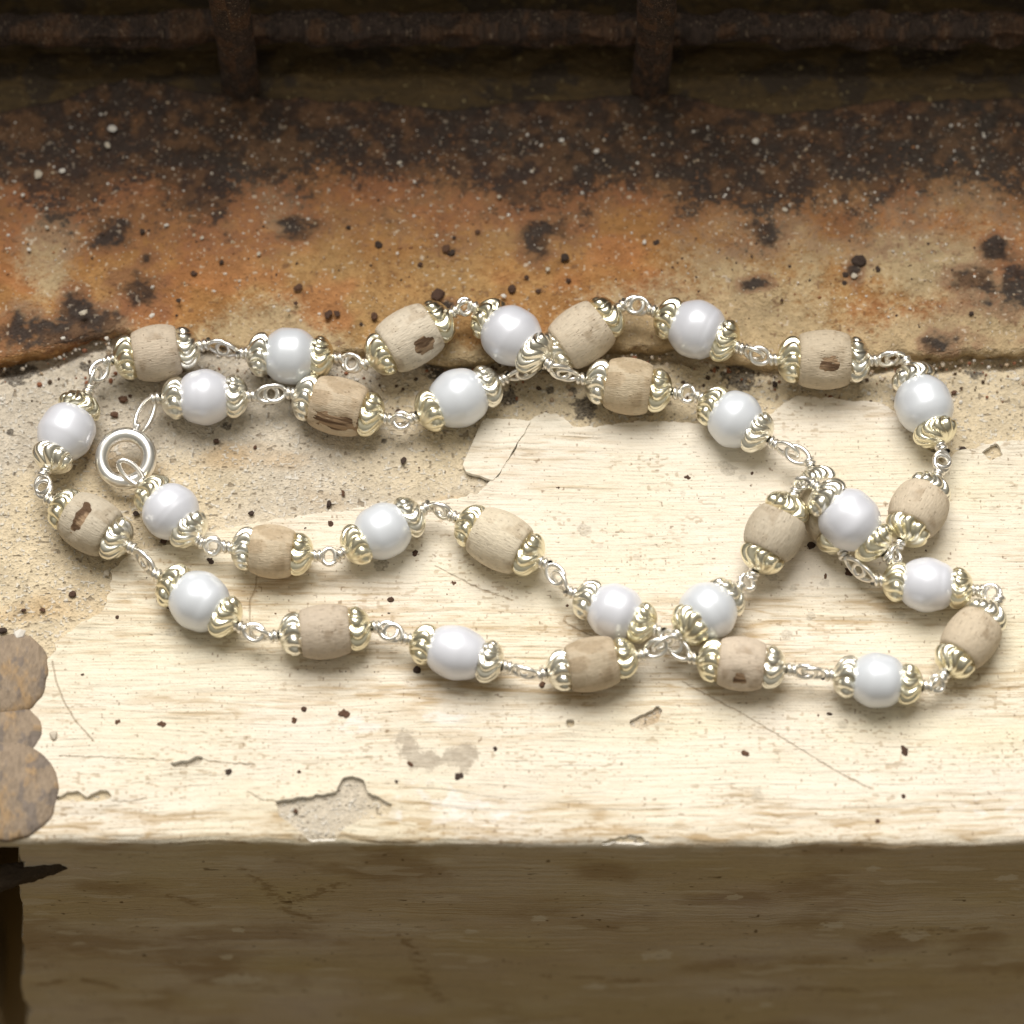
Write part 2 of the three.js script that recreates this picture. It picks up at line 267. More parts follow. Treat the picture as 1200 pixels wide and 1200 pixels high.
const flakeField = (x, s) => polySD(loosePoly, x, s) + 0.4 * (fbm(x * 0.9 + 60, s * 0.9, 3) - 0.5);
const flakeGeo = clippedSheet(Math.min(...loosePoly.map((p) => p[0])) - 1, Math.max(...loosePoly.map((p) => p[0])) + 1, Math.min(...loosePoly.map((p) => p[1])) - 1, Math.max(...loosePoly.map((p) => p[1])) + 1, 0.2, flakeField, (x, s) => 0.62 + 0.5 * ss(2.5, 0, flakeField(x, s)) * fbm(x * 0.2, s * 0.2, 2), () => 0.15);
const flake = add(new THREE.Mesh(flakeGeo[0], paintMat), 'paint_flake');
add(new THREE.Mesh(flakeGeo[1], edgeMat), 'broken_edge', flake);
tag(flake, 'loose angular flake of cream paint lying against the peeled edge of the paint', 'paint flake');

// ---------------------------------------------------------------- the rust-stained mortar ledge behind the sill
const ZL = atmm(600, 152, 3)[1];
const DL = 41;
const lumpy = (x) => ss(18, 34, x);
function ledgePoint(x, d) {
  const h = lipH(x), z0 = lipZ(x), k = ss(0, 6, d);
  const bump = (0.9 + 0.9 * lumpy(x)) * (fbm(x * 0.13, d * 0.13 + 5, 4) - 0.5) + 0.5 * (fbm(x * 0.6, d * 0.6 + 5, 3) - 0.5) * (0.55 + 0.7 * lumpy(x)) + 0.22 * (fbm(x * 2.1, d * 2.1, 2) - 0.5);
  const y = lerp(h, LH + 0.2, ss(0, 14, d)) + bump * (0.45 + 0.55 * k) + 0.25 * ss(1, 7, d) * lumpy(x);
  return [x, y, z0 - d];
}
{
  const step = 0.42, nx = Math.round(2 * XW / step), prof = [[0.9, -1.0], [0.35, 0.05], [0.1, 0.35], [0.0, 0.62], [0.22, 0.86]], rows = prof.length + Math.round(DL / step);
  const pos = [], uv = [], idx = [];
  for (let j = 0; j <= rows; j++) for (let i = 0; i <= nx; i++) {
    const x = -XW + i * step; let p, d, dt;
    if (j < prof.length) { d = prof[j][0]; p = ledgePoint(x, 0.6); const q = 1.1 * (fbm(x * 0.55, j * 0.6, 4) - 0.5); p[1] *= prof[j][1]; p[2] = lipZ(x) - d + q; dt = -(prof.length - j) * 0.7; } else { d = 0.6 + (j - prof.length) * step; p = ledgePoint(x, d); if (j === rows) p[1] = 0; }
    pos.push(...p.map((v) => v * MM)); uv.push((x + XW) / (2 * XW), ((dt ?? d) + 4) / (DL + 4));
    if (i < nx && j < rows) { const a = j * (nx + 1) + i, b = a + nx + 1; idx.push(a, a + 1, b + 1, a, b + 1, b); }
  }
  const patches = [[98, 375, 34, 22], [155, 332, 28, 16], [28, 388, 40, 16], [172, 305, 12, 8], [60, 398, 40, 8], [1172, 300, 30, 16], [1145, 330, 22, 18], [1108, 405, 26, 10], [885, 335, 14, 4], [520, 360, 8, 5], [640, 275, 26, 14], [1000, 320, 9, 8], [905, 280, 22, 10], [350, 260, 24, 12], [126, 265, 26, 18], [1190, 330, 20, 26]].map(([a, b, rx, ry]) => { const [x, z] = atmm(a, b, 2.5); return [x, z, rx / 7.6, ry / 5.3]; });
  const ZC = atmm(600, 244, 2.5)[1];
  const rust = (x, d, c) => {
    const z = lipZ(x) - d, n = fbm(x * 0.05 + 6, z * 0.07, 4), g = vn(x * 5, z * 5.5), g2 = fbm(x * 1.3, z * 1.5, 3), g3 = fbm(x * 0.4 + 9, z * 0.45, 4);
    c[0] = 0.37; c[1] = 0.18; c[2] = 0.058;                                              // ochre rust
    mix3(c, [0.42, 0.25, 0.10], (1 - 0.5 * ss(-40, -52, x)) * ss(0.36, 0.66, n + 0.2 * (g2 - 0.5) + 0.08 * (g - 0.5)));
    mix3(c, [0.40, 0.165, 0.06], 0.7 * ss(0.52, 0.66, fbm(x * 0.07 + 44, z * 0.10 + 2, 4)));
    const sand = ss(0.40, 0.66, fbm(x * 0.06 + 15, z * 0.07 + 8, 4) + 0.22 * (g2 - 0.5) + 0.10 * (g - 0.5) + 0.22 * ss(9, -1, d) * (0.3 + ss(-70, -50, x)) + 0.26 * lumpy(x) * ss(22, 6, d) - 0.10 - 0.12 * ss(-40, -52, x));
    mix3(c, [0.45, 0.345, 0.20], sand * 0.9);
    const k = 1 + 0.42 * (g2 - 0.5) + 0.2 * (g - 0.5) + 0.5 * (g3 - 0.5);
    c[0] *= k; c[1] *= k; c[2] *= k;
    // dark crust: a ragged band at the back and separate islands
    let cr = (ZC - z) / 7 + 2.4 * (fbm(x * 0.11 + 3, z * 0.10, 5) - 0.5) + 1.5 * (g2 - 0.5) + 0.6 * (g - 0.5);
    for (const [a, b, rx, ry] of patches) cr = Math.max(cr, 1 - Math.hypot((x - a) / rx, (z - b) / ry) + 2.8 * (fbm(x * 0.3 + 20, z * 0.36, 5) - 0.5) + 0.7 * (g2 - 0.5));
    const m = ss(-0.35, 0.5, cr);
    const dk = [0.036, 0.021, 0.016], q = g2 - 0.5; mix3(dk, [0.10, 0.052, 0.027], ss(0.5, 0.66, g3)); mix3(dk, [0.03, 0.022, 0.02], ss(0.5, 0.36, g3));
    const kk = 1 + 0.9 * q + 0.5 * (g - 0.5); dk[0] *= kk; dk[1] *= kk; dk[2] *= kk;
    mix3(c, dk, m * 0.95);
    mix3(c, [0.20, 0.085, 0.05], 0.6 * ss(-1.1, -0.1, cr) * (1 - m));
    const sp = vn(x * 2.2 + 80, z * 2.6); mix3(c, [0.62, 0.52, 0.40], 0.75 * ss(0.86, 0.92, sp) * (1 - 0.5 * m));
    mix3(c, [0.16, 0.08, 0.04], 0.6 * ss(0.84, 0.9, vn(x * 1.7 + 10, z * 2.1 + 50)));
    c[3] = 0.5 + 0.5 * (g2 - 0.5) + 0.3 * (g - 0.5) + 0.3 * (g3 - 0.5) + 0.18 * m * (g3 - 0.2);
  };
  const mat = new THREE.MeshStandardMaterial({ ...surfaceMaps(-XW, XW, -4, DL, 2048, 500, rust), bumpScale: 0.6 * MM, roughness: 0.93 });
  tag(add(new THREE.Mesh(meshFrom(pos, idx, uv), mat), 'mortar_ledge'), 'rough mortar ledge stained orange and black with rust behind the sill', null, null, 'structure');
}
// ---------------------------------------------------------------- threshold, back board and iron grille
function box(x0, x1, y0, y1, z0, z1, nx = 1, ny = 1, nz = 1, r = 0.6, rough = 0, uw = 120, uh = 60) { // a box with worn, rounded edges (mm)
  const g = new THREE.BoxGeometry(x1 - x0, y1 - y0, z1 - z0, nx, ny, nz), p = g.attributes.position, hx = (x1 - x0) / 2, hy = (y1 - y0) / 2, hz = (z1 - z0) / 2, v = V();
  for (let i = 0; i < p.count; i++) {
    v.fromBufferAttribute(p, i);
    const c = V(THREE.MathUtils.clamp(v.x, -hx + r, hx - r), THREE.MathUtils.clamp(v.y, -hy + r, hy - r), THREE.MathUtils.clamp(v.z, -hz + r, hz - r)), d = v.clone().sub(c);
    if (d.length() > 1e-6) v.copy(c).addScaledVector(d.normalize(), r);
    v.x += (x0 + x1) / 2; v.y += (y0 + y1) / 2; v.z += (z0 + z1) / 2;
    if (rough) { v.y += rough * (fbm(v.x * 0.25 + v.z * 0.3, v.z * 0.4 + 6, 4) - 0.5); v.z += rough * (fbm(v.x * 0.25, v.y * 0.5 + 33, 4) - 0.5); }
    p.setXYZ(i, v.x * MM, v.y * MM, v.z * MM);
  }
  const uvs = g.attributes.uv; for (let i = 0; i < p.count; i++) uvs.setXY(i, p.getX(i) / MM / uw, (p.getY(i) + p.getZ(i) * 0.97) / MM / uh);
  g.computeVertexNormals(); return g;
}
const darkMaps = surfaceMaps(0, 120, 0, 60, 1024, 512, (x, y, c) => {
  const g = fbm(x * 0.9, y * 1.6, 4), l = fbm(x * 0.12, y * 1.4 + 5, 4), s = vn(x * 2.3, y * 2.9);
  c[0] = 0.085; c[1] = 0.052; c[2] = 0.017; const k = 1 + 0.8 * (g - 0.5) + 0.8 * (l - 0.5); c[0] *= k; c[1] *= k; c[2] *= k;
  mix3(c, [0.04, 0.026, 0.015], 0.9 * ss(0.54, 0.64, fbm(x * 0.22 + 5, y * 0.3, 4)));
  mix3(c, [0.42, 0.33, 0.15], 0.8 * ss(0.9, 0.95, s)); c[3] = 0.5 + 0.7 * (g - 0.5);
}, { wrap: THREE.RepeatWrapping });
const ironMaps = surfaceMaps(0, 60, 0, 30, 1024, 512, (x, y, c) => {
  const g = fbm(x * 2.2, y * 2.2, 4), n = fbm(x * 0.35, y * 0.35 + 3, 4), s = vn(x * 4.5, y * 4.5);
  c[0] = 0.06; c[1] = 0.04; c[2] = 0.031; mix3(c, [0.11, 0.06, 0.034], ss(0.46, 0.64, n)); const k = 1 + 1.4 * (g - 0.5); c[0] *= k; c[1] *= k; c[2] *= k;
  mix3(c, [0.42, 0.33, 0.24], 0.75 * ss(0.86, 0.93, s)); c[3] = 0.5 + 0.9 * (g - 0.5) + 0.3 * (s - 0.5);
}, { wrap: THREE.RepeatWrapping });
const darkWood = new THREE.MeshStandardMaterial({ ...darkMaps, bumpScale: 0.5 * MM, roughness: 0.8 });
const iron = new THREE.MeshStandardMaterial({ ...ironMaps, bumpScale: 0.7 * MM, roughness: 0.85 });
const ZT = ZL + 1.5;
tag(add(new THREE.Mesh(box(-XW - 20, XW + 20, -14, 1.4, -100, ZT, 200, 2, 30, 0.8, 1.6), darkWood), 'window_threshold'), 'dark brown worn threshold in shadow under the iron grille', null, null, 'structure');
tag(add(new THREE.Mesh(box(-XW - 40, XW + 40, -14, 86, -104, -88, 120, 30, 2, 1.0, 0.8), darkWood), 'shade_board'), 'unseen dark upright board added behind the iron grille to shade the back strip', null, null, 'structure');  // board added out of view, its height set to shade the strip behind the ledge
{
  const grille = add(new THREE.Group(), 'window_grille');
  tag(grille, 'rusty iron window grille of upright bars and one crossbar at the back', 'window grille');
  const bz = atmm(280, 102, 1.5)[1];
  grille.position.set(0, 1.2 * MM, bz * MM);
  const cross = box(-XW - 18, XW + 18, 5.8, 9.8, -7.4, -3.3, 420, 8, 7, 1.0, 2.2, 60, 30);
  add(new THREE.Mesh(cross, iron), 'crossbar', grille);
  for (const [px, lean] of [[282, -0.022], [761, 0.004]]) {
    const x = atmm(px, 102, 1.5)[0], g = new THREE.CylinderGeometry(2.75 * MM, 2.75 * MM, 70 * MM, 28, 90, true), p = g.attributes.position;
    for (let i = 0; i < p.count; i++) {
      let X = p.getX(i) / MM, Y = p.getY(i) / MM, Z = p.getZ(i) / MM; const a = Math.atan2(Z, X), k = 1 + 0.20 * (fbm(a * 1.6 + 10 + px, Y * 0.35, 4) - 0.5) + 0.05 * ss(-30, -35, Y);
      X *= k; Z *= k; Y += 34; p.setXYZ(i, (x + X + Y * lean + 0.3 * Math.sin(Y * 0.09)) * MM, Y * MM, Z * MM);
    }
    const uvs = g.attributes.uv; for (let i = 0; i < p.count; i++) uvs.setXY(i, uvs.getX(i) / 3 + px * 0.01, uvs.getY(i) * 70 / 30);
    g.computeVertexNormals();
    add(new THREE.Mesh(g, iron), 'upright_bar', grille);
  }
}
// ---------------------------------------------------------------- left end: dark stone behind the broken front, lumps, splinter
const jambMat = new THREE.MeshStandardMaterial({ color: new THREE.Color(0.30, 0.235, 0.15), roughness: 0.95, bumpMap: stoneMaps.bumpMap, bumpScale: 0.8 * MM });
const jx = -78.5;
tag(add(new THREE.Mesh(box(-XW - 30, -46, -120, -2.2, ZF - 84, ZF - 62, 40, 60, 4, 1, 2), jambMat), 'wall_core'), 'rough masonry deep inside the slit at the left end of the sill', null, null, 'structure');
tag(add(new THREE.Mesh(box(-XW - 30, jx, -120, -2.4, ZF - 62, ZF - 1.5, 30, 140, 20, 1.2, 2.4), jambMat), 'wall_jamb'), 'rough masonry edge left of the slit beside the sill', null, null, 'structure');
tag(add(new THREE.Mesh(box(-66, XW, -120, -2.6, ZF - 62, ZF - 14.6, 60, 60, 20, 1.2, 1.6), jambMat), 'wall_masonry'), 'rough masonry behind the front board under the sill', null, null, 'structure');
function lump(px, py, rx, rz, h, seed2) { // flattened, knobbly dome (mm)
  const g = new THREE.SphereGeometry(1, 56, 36), p = g.attributes.position, [cx, cz] = atmm(px, py, 0.5);
  for (let i = 0; i < p.count; i++) {
    const x = p.getX(i), y = p.getY(i), z = p.getZ(i), a = Math.atan2(z, x), k = 1 + 0.32 * (fbm(Math.cos(a) * 1.3 + seed2, Math.sin(a) * 1.3 + seed2, 4) - 0.5), q = Math.sign(y) * Math.pow(Math.abs(y), 0.75);
    p.setXYZ(i, (x * rx * k) * MM, (q * h * (1 + 0.35 * (fbm(x * 1.8 + seed2, z * 1.8, 3) - 0.5))) * MM, (z * rz * k) * MM);
  }
  const uvs = g.attributes.uv; for (let i = 0; i < p.count; i++) uvs.setXY(i, 0.5 + p.getX(i) / MM / 22 + seed2 * 0.03, 0.5 + p.getZ(i) / MM / 18);
  g.computeVertexNormals(); const m = new THREE.Mesh(g, lumpMat); m.position.set(cx * MM, 0.15 * MM, cz * MM); return m;
}
const lumpMat = new THREE.MeshStandardMaterial({ ...surfaceMaps(0, 30, 0, 12, 512, 256, (x, y, c) => {
  const n = fbm(x * 0.35, y * 0.5, 4), g = fbm(x * 1.8, y * 1.8, 3);
  c[0] = 0.27; c[1] = 0.205; c[2] = 0.145; mix3(c, [0.33, 0.215, 0.11], 0.8 * ss(0.5, 0.75, n + 0.2 * (g - 0.5))); mix3(c, [0.17, 0.14, 0.12], 0.8 * ss(0.55, 0.68, fbm(x * 0.5 + 9, y * 0.6 + 4, 4)));
  const k = 1 + 0.5 * (g - 0.5); c[0] *= k; c[1] *= k; c[2] *= k; c[3] = 0.5 + 0.6 * (g - 0.5);
}), bumpScale: 0.35 * MM, roughness: 0.85 });
tag(add(lump(12, 790, 5.1, 6.0, 1.5, 3), 'dried_lump'), 'upper brown rounded lump of dried grime at the left end of the sill', 'dried lump');
tag(add(lump(10, 925, 6.5, 7.2, 1.6, 7), 'dried_lump'), 'lower brown rounded lump of dried grime beside the sill edge at left', 'dried lump');
tag(add(lump(14, 857, 4.0, 4.4, 0.8, 12), 'dried_lump'), 'small flat tan lump between the two brown rounded lumps', 'dried lump');
{ // splinter sticking out of the gap
  const g = new THREE.CylinderGeometry(1.3 * MM, 2.7 * MM, 17 * MM, 28, 70), p = g.attributes.position;
  for (let i = 0; i < p.count; i++) { const X = p.getX(i) / MM, Y = p.getY(i) / MM, Z = p.getZ(i) / MM, a = Math.atan2(Z, X), k = 1 + 1.0 * (fbm(Math.cos(a) * 1.4 + 4, Math.sin(a) * 1.4 + Y * 0.25 + 10, 5) - 0.5) + 0.35 * (fbm(Math.cos(a) * 5, Math.sin(a) * 5 + Y * 0.9, 3) - 0.5); p.setXYZ(i, X * k * MM, (Y + 1.2 * (fbm(X * 0.9 + 3, Z * 0.9, 2) - 0.5)) * MM, Z * k * 0.9 * MM); }
  g.computeVertexNormals();
  const m = add(new THREE.Mesh(g, new THREE.MeshStandardMaterial({ color: new THREE.Color(0.075, 0.05, 0.03), roughness: 0.95, bumpMap: ironMaps.bumpMap, bumpScale: 0.5 * MM })), 'wood_splinter');
  tag(m, 'dark rough splinter poking from the gap at the broken left end', 'splinter');
  const fx = atmm(25, 985)[0]; m.position.set((fx - 3.4) * MM, -11.5 * MM, (ZF + 1.0) * MM); m.rotation.set(0.1, 0.25, -Math.PI / 2 + 0.2);
}
// ---------------------------------------------------------------- the necklace
const silver = new THREE.MeshStandardMaterial({ color: new THREE.Color(0.90, 0.875, 0.83), metalness: 1, roughness: 0.33 });
const gold = new THREE.MeshStandardMaterial({ color: new THREE.Color(0.91, 0.86, 0.67), metalness: 1, roughness: 0.28 });
const paleGold = new THREE.MeshStandardMaterial({ color: new THREE.Color(0.93, 0.90, 0.79), metalness: 1, roughness: 0.28 });
const pearlMats = [[0.75, 0.765, 0.835], [0.78, 0.755, 0.80], [0.73, 0.765, 0.82], [0.79, 0.785, 0.81]].map((c) => new THREE.MeshPhysicalMaterial({ color: new THREE.Color(...c), metalness: 0.16, roughness: 0.34, clearcoat: 0.85, clearcoatRoughness: 0.27, ior: 1.6, sheen: 0.35, sheenRoughness: 0.35, sheenColor: new THREE.Color(0.72, 0.78, 1.0) }));
const woodMat = [0, 1, 2, 3].map((v) => {
  const maps = surfaceMaps(0, 26, 0, 8, 768, 256, (x, y, c) => { // x round the bead, y along it
    const o = v * 31.7, grain = 0.6 * fbm(x * 4.2 + o + 0.8 * vn(x * 0.6, y * 1.2 + o), y * 1.1 + o, 4) + 0.4 * fbm(x * 0.6 + o, y * 3.2, 3), fib = vn(x * 14 + o, y * 2.2), blot = fbm(x * 0.3 + o, y * 0.45 + o * 2, 4), pit = vn(x * 5.5 + o, y * 2.2);
    c[0] = 0.60; c[1] = 0.505; c[2] = 0.39;
    if (v === 1) { c[0] = 0.55; c[1] = 0.44; c[2] = 0.325; } else if (v === 2) { c[0] = 0.66; c[1] = 0.575; c[2] = 0.465; }
    mix3(c, [0.34, 0.25, 0.16], 0.6 * ss(0.54, 0.72, blot)); mix3(c, [0.60, 0.51, 0.40], 0.5 * ss(0.5, 0.66, fbm(x * 0.35 + 7 + o, y * 0.5, 3)));
    const k = 1 + 0.32 * (grain - 0.5) + 0.16 * (fib - 0.5); c[0] *= k; c[1] *= k; c[2] *= k;
    mix3(c, [0.22, 0.14, 0.075], 0.45 * ss(0.88, 0.95, pit));
    c[3] = 0.5 + 0.3 * (grain - 0.5) + 0.25 * (fib - 0.5) - 0.35 * ss(0.88, 0.95, pit);
  }, { wrap: THREE.RepeatWrapping });
  return new THREE.MeshStandardMaterial({ ...maps, bumpScale: 0.22 * MM, roughness: 0.7 });
});
const scorchMat = new THREE.MeshStandardMaterial({ vertexColors: true, color: new THREE.Color(1, 1, 1), roughness: 0.75, bumpMap: woodMat[0].bumpMap, bumpScale: 0.3 * MM });
const CAPL = 3.15;
function capGeometry(n, twist, depth) { // swirled, fluted cap along +x from the bead to its tip
  const A = 140, T = 26, pos = [], uv = [], idx = [];
  for (let j = 0; j <= T; j++) {
    const t = j / T, r0 = t < 0.28 ? lerp(2.72, 3.2, Math.sin(t / 0.28 * Math.PI / 2)) : 0.75 + 2.45 * Math.pow(Math.max(0, 1 - Math.pow((t - 0.28) / 0.72, 2.1)), 0.68);
    for (let i = 0; i <= A; i++) {
      const a = i / A * Math.PI * 2, u = (t - 0.5) / 0.5, ph = n * (a + twist * (0.55 * u * u + 0.22 * u)) / 2, w = ss(0.0, 0.10, t) * ss(1.02, 0.9, t), groove = 1 - Math.pow(Math.abs(Math.cos(ph)), 0.85);
      const r = r0 * (1 - depth * w * groove * 1.15) + 0.05 * w;
      pos.push(t * CAPL * MM, r * Math.cos(a) * MM, r * Math.sin(a) * MM); uv.push(i / A, t);
      if (i < A && j < T) { const p = j * (A + 1) + i, q = p + A + 1; idx.push(p, p + 1, q + 1, p, q + 1, q); }
    }
  }
  const c = pos.length / 3; pos.push(CAPL * MM, 0, 0); uv.push(0, 1); for (let i = 0; i < A; i++) idx.push(T * (A + 1) + i, T * (A + 1) + i + 1, c);
  const g = meshFrom(pos, idx, uv), nn = g.attributes.normal; // close the seam of the normals
  for (let j = 0; j <= T; j++) { const p = j * (A + 1), q = p + A, v = V().fromBufferAttribute(nn, p).add(V().fromBufferAttribute(nn, q)).normalize(); nn.setXYZ(p, v.x, v.y, v.z); nn.setXYZ(q, v.x, v.y, v.z); }
  return g;
}
const capGeos = [capGeometry(9, 0.95, 0.17), capGeometry(10, 1.05, 0.16), capGeometry(9, 0.95, 0.17), capGeometry(9, 0.85, 0.18)];
function pearlGeometry(len, rad, sd) {
  const g = new THREE.SphereGeometry(1, 72, 48); g.rotateZ(Math.PI / 2); const p = g.attributes.position, ring = rnd() * 2 - 1, rk = rnd() < 0.4 ? 0.017 : 0.006;
  for (let i = 0; i < p.count; i++) {
    const x = p.getX(i), y = p.getY(i), z = p.getZ(i), b = Math.sign(x) * Math.pow(Math.abs(x), 0.94);
    const k = 1 + 0.07 * (fbm(x * 0.9 + sd, y * 0.9 + z * 0.7 + sd, 2) - 0.5) - rk * Math.exp(-(((x - ring * 0.5) / 0.07) ** 2)) + 0.012 * Math.sin(x * 9 + sd);
    p.setXYZ(i, b * len * 0.5 * MM, y * rad * k * MM, z * rad * k * MM);
  }
  g.computeVertexNormals(); const n = g.attributes.normal; // smooth across the seam: take the shape's own direction there
  for (let j = 0; j <= 48; j++) { const a = j * 73, b = a + 72, v = V().fromBufferAttribute(n, a).add(V().fromBufferAttribute(n, b)).normalize(); n.setXYZ(a, v.x, v.y, v.z); n.setXYZ(b, v.x, v.y, v.z); }
  return g;
}
function woodGeometry(len, rad, sd, notch) { // barrel along x, angle 0 = up, positive towards +z
  const A = 96, pos = [], uv = [], idx = [], prof = [];
  const hl = len / 2;
  prof.push([-hl, 1.0], [-hl, rad * 0.72], [-hl + 0.05, rad * 0.80], [-hl + 0.25, rad * 0.845]);
  for (let j = 0; j <= 24; j++) { const t = j / 24 * 2 - 1; prof.push([t * (hl - 0.55), rad * (1 - 0.115 * Math.pow(Math.abs(t), 2.2))]); }
  prof.push([hl - 0.25, rad * 0.845], [hl - 0.05, rad * 0.80], [hl, rad * 0.72], [hl, 1.0]);
  prof.forEach(([x, r], j) => {
    for (let i = 0; i <= A; i++) {
      const a = i / A * Math.PI * 2;
      let k = 1 + 0.05 * (fbm(Math.cos(a) * 1.1 + sd, Math.sin(a) * 1.1 + x * 0.15 + sd, 3) - 0.5) + 0.018 * (fbm(Math.cos(a) * 4 + sd * 2, Math.sin(a) * 4 + x * 0.5, 2) - 0.5);
      if (notch) { let da = a - notch[0]; da -= 2 * Math.PI * Math.round(da / (2 * Math.PI)); const q = Math.cbrt(Math.pow(Math.abs(da) / notch[1], 3) + Math.pow(Math.abs(x - notch[2]) / notch[3], 3)) * (1 + 0.7 * (fbm(da * 5 + sd, x * 1.1, 3) - 0.5)); k -= 0.065 * ss(1.5, 0.6, q); }
      pos.push(x * MM, r * k * Math.cos(a) * MM, r * k * Math.sin(a) * MM); uv.push(i / A, 0.5 + x / 8);
      if (i < A && j < prof.length - 1) { const p = j * (A + 1) + i, b = p + A + 1; idx.push(p, p + 1, b + 1, p, b + 1, b); }
    }
  });
  const g = meshFrom(pos, idx, uv), n = g.attributes.normal;
  for (let j = 0; j < prof.length; j++) { const a = j * (A + 1), b = a + A, v = V().fromBufferAttribute(n, a).add(V().fromBufferAttribute(n, b)).normalize(); n.setXYZ(a, v.x, v.y, v.z); n.setXYZ(b, v.x, v.y, v.z); }
  return g;
}
function scorchGeometry(rad, notch) { // the charred floor of a notch, slightly proud of the dent
  const [a0, wa, x0, wx] = notch, N = 26, M = 20, pos = [], uv = [], idx = [], col = [];
  for (let j = 0; j <= M; j++) for (let i = 0; i <= N; i++) {
    const u = i / N * 2 - 1, w = j / M * 2 - 1, ed = 1.25;
    const a = a0 + u * wa * ed, x = x0 + w * wx * ed, q = Math.max(Math.abs(u), Math.abs(w));
    const r = rad * (0.951 - 0.03 * ss(0.85, 1, q) + 0.04 * (fbm(u * 6 + 3, w * 1.2 + a0, 3) - 0.5)) * (1 - 0.115 * Math.pow(Math.abs(x) / 3.2, 2.2));
    const fb = fbm(u * 4.5 + a0 * 9, w * 0.8 + x0, 3), dk = ss(0.62, 0.38, fb); col.push(lerp(0.36, 0.10, dk), lerp(0.24, 0.052, dk), lerp(0.14, 0.022, dk));
    pos.push(x * MM, r * Math.cos(a) * MM, r * Math.sin(a) * MM); uv.push(a / (2 * Math.PI), 0.5 + x / 8);
    if (i < N && j < M) { const p = j * (N + 1) + i, b = p + N + 1; idx.push(p, p + 1, b + 1, p, b + 1, b); }
  }
  const g = meshFrom(pos, idx, uv); g.setAttribute('color', new THREE.Float32BufferAttribute(col, 3)); return g;
}
// links in order round the strand: kind, both cap tips [px, py, height mm], bead radius, extras
const links = [
  ['p', [189, 467, 4.0], [291, 464, 4.1], 4.1],
  ['w', [344, 462, 4.1], [449, 490, 3.9], 4.3, { notch: [1.1, 0.36, 0.1, 2.9], label: 'wooden bead with a long brown gouge across its front' }],
  ['p', [489, 488, 3.9], [586, 446, 4.2], 4.2],
  ['w', [638, 424, 3.9], [725, 361, 6.5], 4.4],
  ['p', [769, 366, 6.6], [864, 406, 6.2], 4.2],
  ['w', [911, 421, 5.2], [1020, 422, 4.8], 4.45, { grooves: 1, notch: [0.7, 0.34, 0.5, 1.5] }],
  ['p', [1064, 428, 4.6], [1102, 521, 4.2], 4.15],
  ['w', [1097, 560, 4.4], [1056, 634, 4.8], 4.2],
  ['p', [1036, 648, 5.8], [956, 571, 9.2], 4.3],
  ['w', [930, 580, 7.6], [885, 669, 4.2], 4.25],
  ['p', [863, 691, 4.2], [796, 742, 6.0], 4.25],
  ['w', [747, 768, 4.5], [641, 789, 4.2], 3.9],
  ['p', [589, 780, 4.1], [481, 750, 4.1], 3.85],
  ['w', [435, 735, 4.2], [327, 745, 4.2], 3.95],
  ['p', [278, 732, 4.1], [189, 677, 4.1], 4.2],
  ['w', [150, 640, 4.2], [62, 588, 4.2], 4.2, { notch: [0.35, 0.75, -0.5, 0.9], pale: 1, label: 'pale wooden bead with a brown knot ridge at the left bend' }],
  ['p', [54, 550, 4.1], [101, 463, 4.1], 4.1],
  ['w', [133, 422, 4.5], [234, 405, 5.0], 4.2],
  ['p', [289, 414, 4.8], [391, 420, 4.8], 4.15],
  ['w', [432, 424, 5.2], [528, 368, 6.6], 4.4, { notch: [1.0, 0.36, 0.9, 1.5], label: 'wooden bead with a square brown gouge beside the rusty ledge' }],
  ['p', [560, 363, 6.8], [639, 424, 7.6], 4.3],
  ['w', [686, 445, 4.4], [787, 460, 4.2], 4.25],
  ['p', [822, 467, 4.2], [901, 516, 4.4], 4.15],
  ['w', [951, 549, 4.8], [988, 646, 3.9], 4.0],
  ['p', [1034, 680, 4.0], [1140, 691, 4.2], 3.85],
  ['w', [1166, 708, 4.3], [1109, 788, 4.2], 3.9],
  ['p', [1081, 804, 4.1], [976, 791, 4.1], 3.85],
  ['w', [921, 784, 4.2], [817, 772, 4.2], 3.9, { notch: [1.05, 0.34, -0.1, 1.0], label: 'wooden bead with a dark burnt spot right of the lower crossing' }],
  ['p', [767, 737, 4.0], [674, 696, 4.1], 3.9],
  ['w', [634, 658, 4.2], [537, 608, 4.3], 4.25],
  ['p', [494, 598, 4.3], [403, 647, 4.1], 4.05],
  ['w', [367, 651, 4.2], [271, 641, 4.2], 3.95],
  ['p', [233, 632, 4.1], [167, 567, 4.6], 4.1],
];
const necklace = add(new THREE.Group(), 'necklace');
tag(necklace, 'necklace of white pearls and pale wooden beads with swirled metal caps on silver links', 'necklace');
const WIRE = 0.34;
class Path extends THREE.Curve { constructor(f) { super(); this.f = f; } getPoint(t, o = V()) { return o.copy(this.f(t)); } }
const tube = (f, segs, r, closed = false) => new THREE.TubeGeometry(new Path(f), segs, r, 10, closed);
const data = links.map(([kind, a, b, rad, ex = {}], i) => { const A = at(...a), B = at(...b); return { kind, A, B, rad, ex, i, axis: B.clone().sub(A).normalize() }; });
const ringC = at(147, 537, 3.6), ringTilt = THREE.MathUtils.degToRad(14);
const ringN = V(-0.08, Math.cos(ringTilt), Math.sin(ringTilt)).normalize();
const RR = 3.42 * MM, RT = 1.0 * MM;
const ringU = V(1, 0, 0).addScaledVector(ringN, -ringN.x).normalize(), ringW = V().crossVectors(ringN, ringU).normalize(); // ringW points away from the camera
const ringAt = (deg) => ringC.clone().addScaledVector(ringU, RR * Math.cos(deg * Math.PI / 180)).addScaledVector(ringW, RR * Math.sin(deg * Math.PI / 180));
